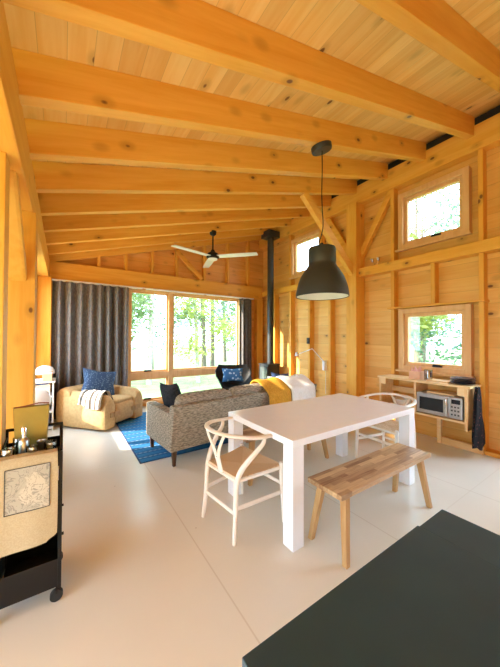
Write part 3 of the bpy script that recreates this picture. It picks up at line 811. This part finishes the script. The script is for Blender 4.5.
# ------------------------------------------------------------------ console shelf
t = thing('console_shelf', 'pine console shelf under the low window holding the microwave', 'shelf', (4.25, 1.9, 0))
X0, X1 = -.21, .14
MB().box(X0 - .015, X1, -.60, .58, .845, .872).build('top', W_SHELF, t, .003)
MB().box(X0, X1, -.565, -.535, .33, .845).build('side_panel', W_SHELF, t, .003)
MB().box(X0, X1, .53, .56, .40, .845).build('side_panel', W_SHELF, t, .003)
MB().box(X0, X1, .025, .05, .435, .845).build('divider', W_SHELF, t, .003)
MB().box(X0, X1, -.535, .53, .41, .435).build('lower_shelf', W_SHELF, t, .003)
MB().box(X0 + .005, X0 + .03, -.535, -.46, .74, .845).build('corbel', W_SHELF, t, .003)
MB().box(X0 + .005, X0 + .03, .46, .53, .76, .845).build('corbel', W_SHELF, t, .003)
MB().box(.09, .14, -.16, -.11, 0, .41).build('support', W_SHELF, t, .003)
MB().box(.10, .14, -.62, -.16, 0, .09).build('plinth', W_SHELF, t, .003)
MB().box(.10, .138, -.535, .53, .62, .70).build('back_rail', W_SHELF, t, .003)
# microwave
t = thing('microwave', 'steel countertop microwave with dark glass door in the console', 'microwave', (4.22, 1.655, .437))
MB().box(-.155, .16, -.262, .262, .008, .275).build('body', M_STEEL, t, .006)
d = MB().box(-.172, -.157, -.13, .260, .012, .272).build('door', M_STEEL, t, .003)
MB().box(-.176, -.171, -.06, .225, .06, .225).build('door_glass', M_DARKGLASS, d, .003)
MB().tube([(-.19, -.10, .04), (-.195, -.10, .06), (-.195, -.10, .22), (-.19, -.10, .24)], .010, 10).build('handle', M_CHROME, d, smooth=True)
c = MB().box(-.170, -.157, -.260, -.135, .012, .272).build('control_panel', M_STEEL, t, .003)
MB().box(-.174, -.169, -.245, -.150, .195, .25).build('display', M_DARKGLASS, c)
for z in (.06, .11, .155):
    for y in (-.225, -.19, -.155): MB().box(-.173, -.169, y - .010, y + .010, z - .009, z + .009).build('button', M_SHADE, c)
for y in (-.2, .2): MB().box(-.12, .12, y - .02, y + .02, 0, .008).build('foot', M_RUBBER, t)
# things on the console
def simple(mb, name, mat, loc, label, cat, bevel=0.0, smooth=False, group=None):
    return tag(mb.build(name, mat, loc=loc, bevel=bevel, smooth=smooth), label, cat, group)
t = thing('tissue_box', 'small wooden box with pink paper sticking out on the console', 'box', (4.20, 1.99, .873))
MB().box(-.06, .06, -.075, .075, 0, .105).build('box', M_PEACH, t, .004)
MB().grid(lambda u, v: (.05 * (v - .5) + .012 * math.sin(u * 19), -.06 + .12 * u, .10 + .075 * math.sin(v * 3.1) * (.6 + .4 * math.sin(u * 13))), 18, 8, .002).build('paper', M_PINK, t)
t = thing('candle_jar', 'red candle in a clear glass jar beside the pink paper box', 'candle', (4.20, 1.835, .873))
MB().lathe([(0, 0), (.050, 0), (.052, .14), (.048, .14), (.047, .006), (0, .006)], n=24).build('jar', M_TUMBLER, t, smooth=True)
MB().cyl((0, 0, .007), .045, .10, 20).build('wax', M_RED, t)
simple(MB().box(-.10, .10, -.13, .13, 0, .014), 'cutting_board', W_SHELF, (4.20, 1.69, .873), 'thin pale wooden board left of the dark plates on the console', 'board', .003)
for k in range(4):
    rr = .135 if k % 2 == 0 else .132
    simple(MB().lathe([(0, .0), (rr * .6, 0), (rr, .017), (rr - .004, .020), (rr * .6, .004), (0, .004)], n=36), 'plate', M_PLATE, (4.205, 1.435, (.873 + k * .019)),
           'dark blue plate, %s of the stack on the console right end' % ('bottom', 'second from bottom', 'third from bottom', 'topmost')[k], 'plate', smooth=True, group='dark blue plates stacked on the console')
simple(MB().box(-.10, .12, -.16, .16, 0, .018), 'cutting_board', W_SHELF, (4.22, 1.66, .713), 'pale wooden board lying on top of the microwave', 'board', .004)
t = thing('mixing_bowl', 'white bowl on the lower left of the console behind the chair', 'bowl', (4.20, 2.19, .436))
MB().lathe([(0, 0), (.05, 0), (.06, .012), (.11, .07), (.13, .12), (.125, .12), (.10, .07), (.05, .018), (0, .016)], n=32).build('bowl', M_WHITEP, t, smooth=True)
# dark cloth hanging at the console end
def cloth(u, v):
    a = 2 * math.pi * u; w = .035 + .085 * min(1, v * 1.5) + .012 * math.sin(v * 9)
    fold = 1 + .22 * math.sin(a * 5 + v * 4)
    return (.0 + w * 1.2 * math.cos(a) * fold + .02 * v, .028 * math.sin(a) * fold * (.7 + .5 * v), -.0 - .72 * v + (.03 * math.cos(a * 2) if v > .95 else 0))
t = thing('hanging_jacket', 'dark floral cloth jacket hanging from the console right end', 'jacket', (4.17, 1.275, .86))
MB().grid(cloth, 48, 22).build('cloth', F_FLORAL, t, smooth=True)
MB().tube([(0, .055, -.02), (0, .0, -.02), (0, 0, .01)], .006, 8).build('hook', M_STEEL, t)

# ------------------------------------------------------------------ kitchen island
t = thing('kitchen_island', 'kitchen island with matte black laminate top in the near right corner', 'island', (.63, -.2, 0))
IX0, IX1, IY1, IY0 = -.374, .372, .60, -1.3
SM = .225
MB().box(IX0 + .03, IX1 - .03, IY0 + .03, IY1 - .03, .08, .872).build('cabinet_body', W_SHELF, t, .004)
MB().box(IX0 + .07, IX1 - .07, IY0 + .07, IY1 - .07, 0, .08).build('toe_kick', M_BLACK, t)
MB().box(IX0, SM, IY0, IY1 + .004, .872, .911).build('countertop', M_COUNTER, t, .002)
c = MB().box(SM + .0008, IX1, IY0, IY1, .872, .9100).build('countertop', M_COUNTER, t, .002)
for x, y in ((.31, .435), (.345, .415)): MB().cyl((x, y, .9095), .003, .001, 12).build('screw_hole', M_RUBBER, c)

# ------------------------------------------------------------------ bar cart
cx0, cx1, cy0, cy1 = -.275, -.004, 1.885, 2.20
t = thing('bar_cart', 'black metal rolling cart at the left edge with a map towel on it', 'cart', ((cx0 + cx1) / 2, (cy0 + cy1) / 2, 0))
o_ = Matrix.Translation((-(cx0 + cx1) / 2, -(cy0 + cy1) / 2, 0))
for x in (cx0, cx1):
    for y in (cy0, cy1):
        top = .815 if y == cy0 else .895
        MB().box(x - .009, x + .009, y - .009, y + .009, .06, top).xf(o_).build('post', M_BLACK, t, .002)
        w = MB().tube([(x - .012, y - .012, .03), (x - .012, y + .012, .03)], .030, 24).xf(o_).build('caster', M_RUBBER, t, smooth=True)
        MB().box(x - .016, x - .006, y - .016, y + .016, .045, .068).xf(o_).build('caster_fork', M_BLACK, w)
        MB().tube([(x + .009, y, .355), (x + .018, y, .355)], .008, 8).xf(o_).build('bolt', M_BLACK, t)
for z, h in ((.075, .15), (.40, .12), (.735, .075)):
    m = MB(); m.box(cx0 + .009, cx1 - .009, cy0 + .004, cy1 - .004, z, z + .008)
    m.box(cx0 + .009, cx1 - .009, cy0 - .004, cy0 + .002, z, z + h); m.box(cx0 + .009, cx1 - .009, cy1 - .002, cy1 + .004, z, z + h)
    m.box(cx0 - .004, cx0 + .002, cy0 + .009, cy1 - .009, z, z + h); m.box(cx1 - .002, cx1 + .004, cy0 + .009, cy1 - .009, z, z + h)
    m.xf(o_).build('tray', M_BLACK, t)
m = MB(); m.box(cx0, cx1, cy1 - .008, cy1 + .008, .88, .896)
m.xf(o_).build('handle', M_BLACK, t, .002)
for x in (cx0, cx1): MB().bar((x, cy1, .845), (x, cy0 + .02, .812), .012, .012).xf(o_).build('side_rail', M_BLACK, t)
# towel
t = thing('tea_towel', 'cream tea towel with a printed map hanging over the cart front', 'towel', (-.145, 1.87, .82))
def tow(u, v):
    x = -.120 + .245 * u + (.012 * v if u > .9 else 0)
    if v < .12: k = v / .12; return (x, .055 * (1 - k) , .0 + .002 * math.sin(u * 5))
    k = (v - .12) / .88
    return (x - .012 * (u - .2) * k * k, -.012 - .010 * k + .007 * math.sin(u * 5.5 + 1) * k, -(.470 - .012 * u - .03 * max(0, u - .85) / .15) * k)
MB().grid(tow, 20, 26, .003).build('cloth', F_TOWEL, t, smooth=True)
pm = lambda u, v: (-.092 + .185 * u, -.0168 - .012 * (.12 + .5 * v) + .007 * math.sin((.1 + .76 * u) * 5.5 + 1) * (.12 + .55 * v), -.045 - .225 * v)
MB().grid(pm, 16, 16, -.0012).build('map_print', M_MAP, t, smooth=True)
fr_ = MB()
for a, b in (((0, 0), (1, 0)), ((1, 0), (1, 1)), ((1, 1), (0, 1)), ((0, 1), (0, 0))):
    fr_.tube([Vector(pm(a[0] + (b[0] - a[0]) * k / 10, a[1] + (b[1] - a[1]) * k / 10)) + Vector((0, -.0012, 0)) for k in range(11)], .0018, 6)
fr_.build('map_border', M_SHADE, t)
# things on the cart
t = thing('gift_bag', 'olive gold foil bag standing on the bar cart', 'bag', (-.150, 2.10, .744))
def bag(z, w, d): return [(-w, -d, z), (0, -d - .006, z), (w, -d, z), (w + .004, 0, z), (w, d, z), (0, d + .006, z), (-w, d, z), (-w - .004, 0, z)]
MB().loft([bag(0, .068, .030), bag(.12, .074, .030), bag(.24, .080, .022), bag(.295, .082, .018)], cap=False).add(bag(.002, .066, .028), [tuple(range(8))]).build('bag', M_GOLD, t, smooth=True)
MB().tube([(-.080, -.018, .297), (-.03, -.02, .302), (.03, -.016, .312), (.082, -.014, .306)], .004, 8, 3).build('rolled_edge', plain('brown_rim', (.22, .07, .03), .5), t, smooth=True)
def bottle(loc, r, h, label, mat=M_TUMBLER):
    t = thing('glass_bottle', label, 'bottle', loc)
    MB().lathe([(0, 0), (r, 0), (r, h * .58), (r * .9, h * .64), (r * .42, h * .70), (r * .42, h * .80), (0, h * .80)], n=24).build('bottle', mat, t, smooth=True)
    MB().lathe([(0, h * .80), (r * .5, h * .80), (r * .5, h * .97), (r * .35, h), (0, h)], n=20).build('cap', M_CHROME, t, smooth=True)
bottle((-.176, 2.00, .744), .026, .205, 'slim silver bottle with narrow cap in front of the gold bag', M_STEEL)
def tumbler(loc, r, h, label):
    return simple(MB().lathe([(0, 0), (r * .85, 0), (r, h), (r * .93, h), (r * .80, .006), (0, .006)], n=22), 'drinking_glass', M_TUMBLER, loc, label, 'glass', smooth=True, group='drinking glasses on the bar cart')
tumbler((-.235, 1.945, .744), .030, .112, 'clear drinking glass leftmost on the cart top')
tumbler((-.205, 2.065, .744), .0 + .028, .13, 'clear tall drinking glass left of the slim silver bottle')
tumbler((-.135, 1.935, .744), .028, .108, 'clear drinking glass second from the right on the cart top')
t = thing('cocktail_shaker', 'small dark steel jigger beside the gold bag on the cart', 'jigger', (-.098, 2.01, .744))
MB().lathe([(0, 0), (.022, 0), (.026, .045), (.012, .055), (.024, .11), (.021, .11), (.010, .06), (0, .06)], n=22).build('cup', M_STEEL, t, smooth=True)
tumbler((-.055, 1.96, .744), .030, .11, 'clear drinking glass rightmost on the cart top')

# ------------------------------------------------------------------ bright shelf in the far left corner
t = thing('low_bookcase', 'white low bookcase in the far left corner beside the curtain', 'bookcase', (-.245, 5.52, 0), 0)
for x in (-.13, .11): MB().box(x, x + .02, -.21, .21, 0, .74).build('side_panel', M_WHITEP, t, .003)
for z in (.03, .27, .51): MB().box(-.11, .11, -.21, .21, z, z + .02).build('shelf', M_WHITEP, t, .002)
MB().box(-.15, .15, -.225, .225, .74, .765).build('top', M_WHITEP, t, .003)
t = thing('table_lamp', 'white dome lamp on the white corner bookcase', 'lamp', (-.24, 5.60, .766))
MB().lathe([(0, 0), (.06, 0), (.06, .012), (.012, .02), (.012, .13), (0, .13)], n=20).build('base', M_WHITEP, t, smooth=True)
MB().lathe([(.135, .09), (.128, .14), (.10, .19), (.05, .215), (0, .222), (0, .215), (.05, .207), (.095, .184), (.12, .138), (.13, .09)], n=32).build('lamp_shade', M_WHITEP, t, smooth=True)
simple(MB().box(-.06, .06, -.09, .09, 0, .115), 'storage_box', M_PEACH, (-.20, 5.395, .766), 'peach coloured box on the white corner bookcase', 'box', .004)
t = thing('desk_fan', 'white round fan standing on the floor before the corner bookcase', 'fan', (-.285, 4.55, 0))
MB().lathe([(0, 0), (.12, 0), (.12, .015), (.02, .03), (.015, .45), (0, .45)], n=24).build('stand', M_WHITEP, t, smooth=True)
MB().lathe([(0, -.05), (.10, -.048), (.15, -.03), (.163, 0), (.15, .03), (.10, .045), (0, .05)], n=32).xf(Matrix.Translation((0, 0, .62)) @ Matrix.Rotation(R(80), 4, 'X')).build('fan_head', M_WHITEP, t, smooth=True)
bcol = [M_BLUEP, M_PAPER, M_PINK, M_PAPER, M_PEACH, M_RED, M_PAPER, M_BLUEP, M_PAPER]
bnm = ['blue', 'white', 'pink', 'white', 'peach', 'red', 'white', 'blue', 'white']
for lv, z in enumerate((.051, .291, .531)):
    for k in range(9):
        j = (k + lv * 4) % 9
        simple(MB().box(-.09, .105 - .02 * (k % 3), -.014, .014, 0, .15 + .012 * ((k * 5 + lv) % 4)), 'book', bcol[j], (-.27 + .0, 5.40 + k * .030, z),
               '%s book, number %s from the near end on the %s bookcase shelf' % (bnm[j], ('one', 'two', 'three', 'four', 'five', 'six', 'seven', 'eight', 'nine')[k], ('bottom', 'middle', 'upper')[lv]), 'book', .001, group='books in the corner bookcase')

# ------------------------------------------------------------------ outside
tag(MB().box(-40, 60, -40, 60, -.75, -.6).build('lawn', M_GRASS), 'sunny green ground outside the windows', 'lawn')['kind'] = 'structure'
def tree(loc, h, crown, r, leaf, bark, label, n, blobs=9, low=.25):
    t = thing('tree', label, 'tree', loc, group='trees outside the windows')
    rnd = random.Random(int(loc[0] * 97 + loc[1] * 31))
    lean = rnd.uniform(-.5, .5)
    MB().tube([(0, 0, 0), (lean * .3, 0, h * .3), (lean * .6, .1, h * .6), (lean, .1, h * .95)], [r, r * .85, r * .6, r * .15], 10, 3).build('trunk', bark, t, smooth=True)
    br = MB()
    m = MB(); vs, fs = [], []
    for b in range(blobs):
        a = rnd.uniform(0, 2 * math.pi); z = h * rnd.uniform(low, 1.0); k = z / h
        rad = crown * rnd.uniform(.25, 1.0) * (1.15 - .6 * k)
        c = Vector((rad * math.cos(a) + lean * k, rad * math.sin(a), z))
        br.tube([(lean * k * .8, 0, z * .9), tuple(c)], [r * .25, r * .08], 6)
        s = crown * rnd.uniform(.35, .6)
        for q in range(n // blobs):
            d = Vector((rnd.gauss(0, 1), rnd.gauss(0, 1), rnd.gauss(0, .7))); d = d.normalized() * s * rnd.random() ** .4
            p = c + d; w = rnd.uniform(.05, .125)
            u = Vector((rnd.gauss(0, 1), rnd.gauss(0, 1), rnd.gauss(0, .6))).normalized(); v = u.orthogonal().normalized()
            i = len(vs); vs += [p - u * w, p + v * w * .55, p + u * w, p - v * w * .55]; fs.append((i, i + 1, i + 2, i + 3))
    m.add(vs, fs).build('foliage', leaf, t)
    br.build('branches', bark, t)
rr = random.Random(3)
spec = [  # x, y, h, crown, r, leaf, bark
    (1.0, 11.5, 7, 1.6, .10, L1, M_BIRCH), (3.1, 12.5, 8, 1.8, .12, L1, M_BIRCH), (5.1, 11.8, 7.5, 1.7, .10, L3, M_BIRCH), (6.6, 14.5, 9, 2.3, .15, L2, M_BARK),
    (-.6, 13.5, 8, 2.0, .13, L1, M_BARK), (2.2, 16.5, 9, 2.4, .15, L2, M_BARK), (4.6, 18, 10, 2.8, .16, L2, M_BARK), (8.6, 17.5, 10, 2.8, .16, L2, M_BARK), (9.2, 13, 8, 2.0, .12, L1, M_BIRCH),
    (-3.5, 17, 9, 2.6, .15, L1, M_BARK), (.3, 20, 10, 2.9, .16, L2, M_BARK), (7.2, 22, 11, 3.2, .17, L1, M_BARK), (11.5, 21, 11, 3.2, .17, L2, M_BARK), (3.0, 23, 11, 3.2, .17, L1, M_BARK), (12.5, 16, 9, 2.6, .15, L1, M_BARK),
    (16, 3.5, 10, 3.0, .17, L1, M_BARK), (16.5, 7.5, 10, 3.0, .17, L2, M_BARK), (15.5, .2, 9, 2.7, .15, L1, M_BARK), (17, 12, 11, 3.1, .17, L1, M_BARK),
    (10.2, 3.1, 8, 1.9, .12, L2, M_BIRCH), (9.6, 4.9, 7, 1.5, .09, L3, M_BIRCH), (11.8, 5.6, 9, 2.2, .13, L1, M_BARK), (12.4, 2.0, 9, 2.3, .14, L2, M_BARK), (9.9, 7.6, 8, 1.9, .11, L1, M_BIRCH), (13.5, 9.0, 9, 2.5, .15, L2, M_BARK), (8.9, 1.5, 7, 1.5, .09, L1, M_BIRCH)]
kinds = {L1: 'pale green', L2: 'deep green', L3: 'yellow green'}
for i, (x, y, h, c, r, lf, bk) in enumerate(spec):
    side = 'big far window' if y > 10 and x < 13 else 'kitchen window'
    tree((x, y, -.6), h, c, r, lf, bk, '%s %s tree outside the %s, %s' % (kinds[lf], 'birch' if bk is M_BIRCH else 'dark trunk', side, ('close to the glass' if (y < 13 and y > 10) or (x < 10 and y < 10) else 'farther back')), 3600, 16, .15)

# ------------------------------------------------------------------ light
w = bpy.data.worlds.new('sky'); S.world = w; w.use_nodes = True
bg = w.node_tree.nodes['Background']; bg.inputs[0].default_value = (.58, .80, 1.0, 1); bg.inputs[1].default_value = 6.0
sl = bpy.data.lights.new('sun', 'SUN'); so = bpy.data.objects.new('sun', sl); COL.objects.link(so)
sl.energy = 11.0; sl.angle = R(.6); sl.color = (1.0, .90, .72)
d = Vector((3.45, -1.45, -1.5)).normalized()
so.rotation_euler = d.to_track_quat('-Z', 'Y').to_euler(); so.location = (-8, 9, 6)

S.view_settings.view_transform = 'Standard'; S.view_settings.look = 'None'
S.view_settings.gamma = 1.0; S.view_settings.use_curve_mapping = False
S.view_settings.exposure = 1.05
S.cycles.max_bounces = 12; S.cycles.diffuse_bounces = 6; S.cycles.transparent_max_bounces = 16
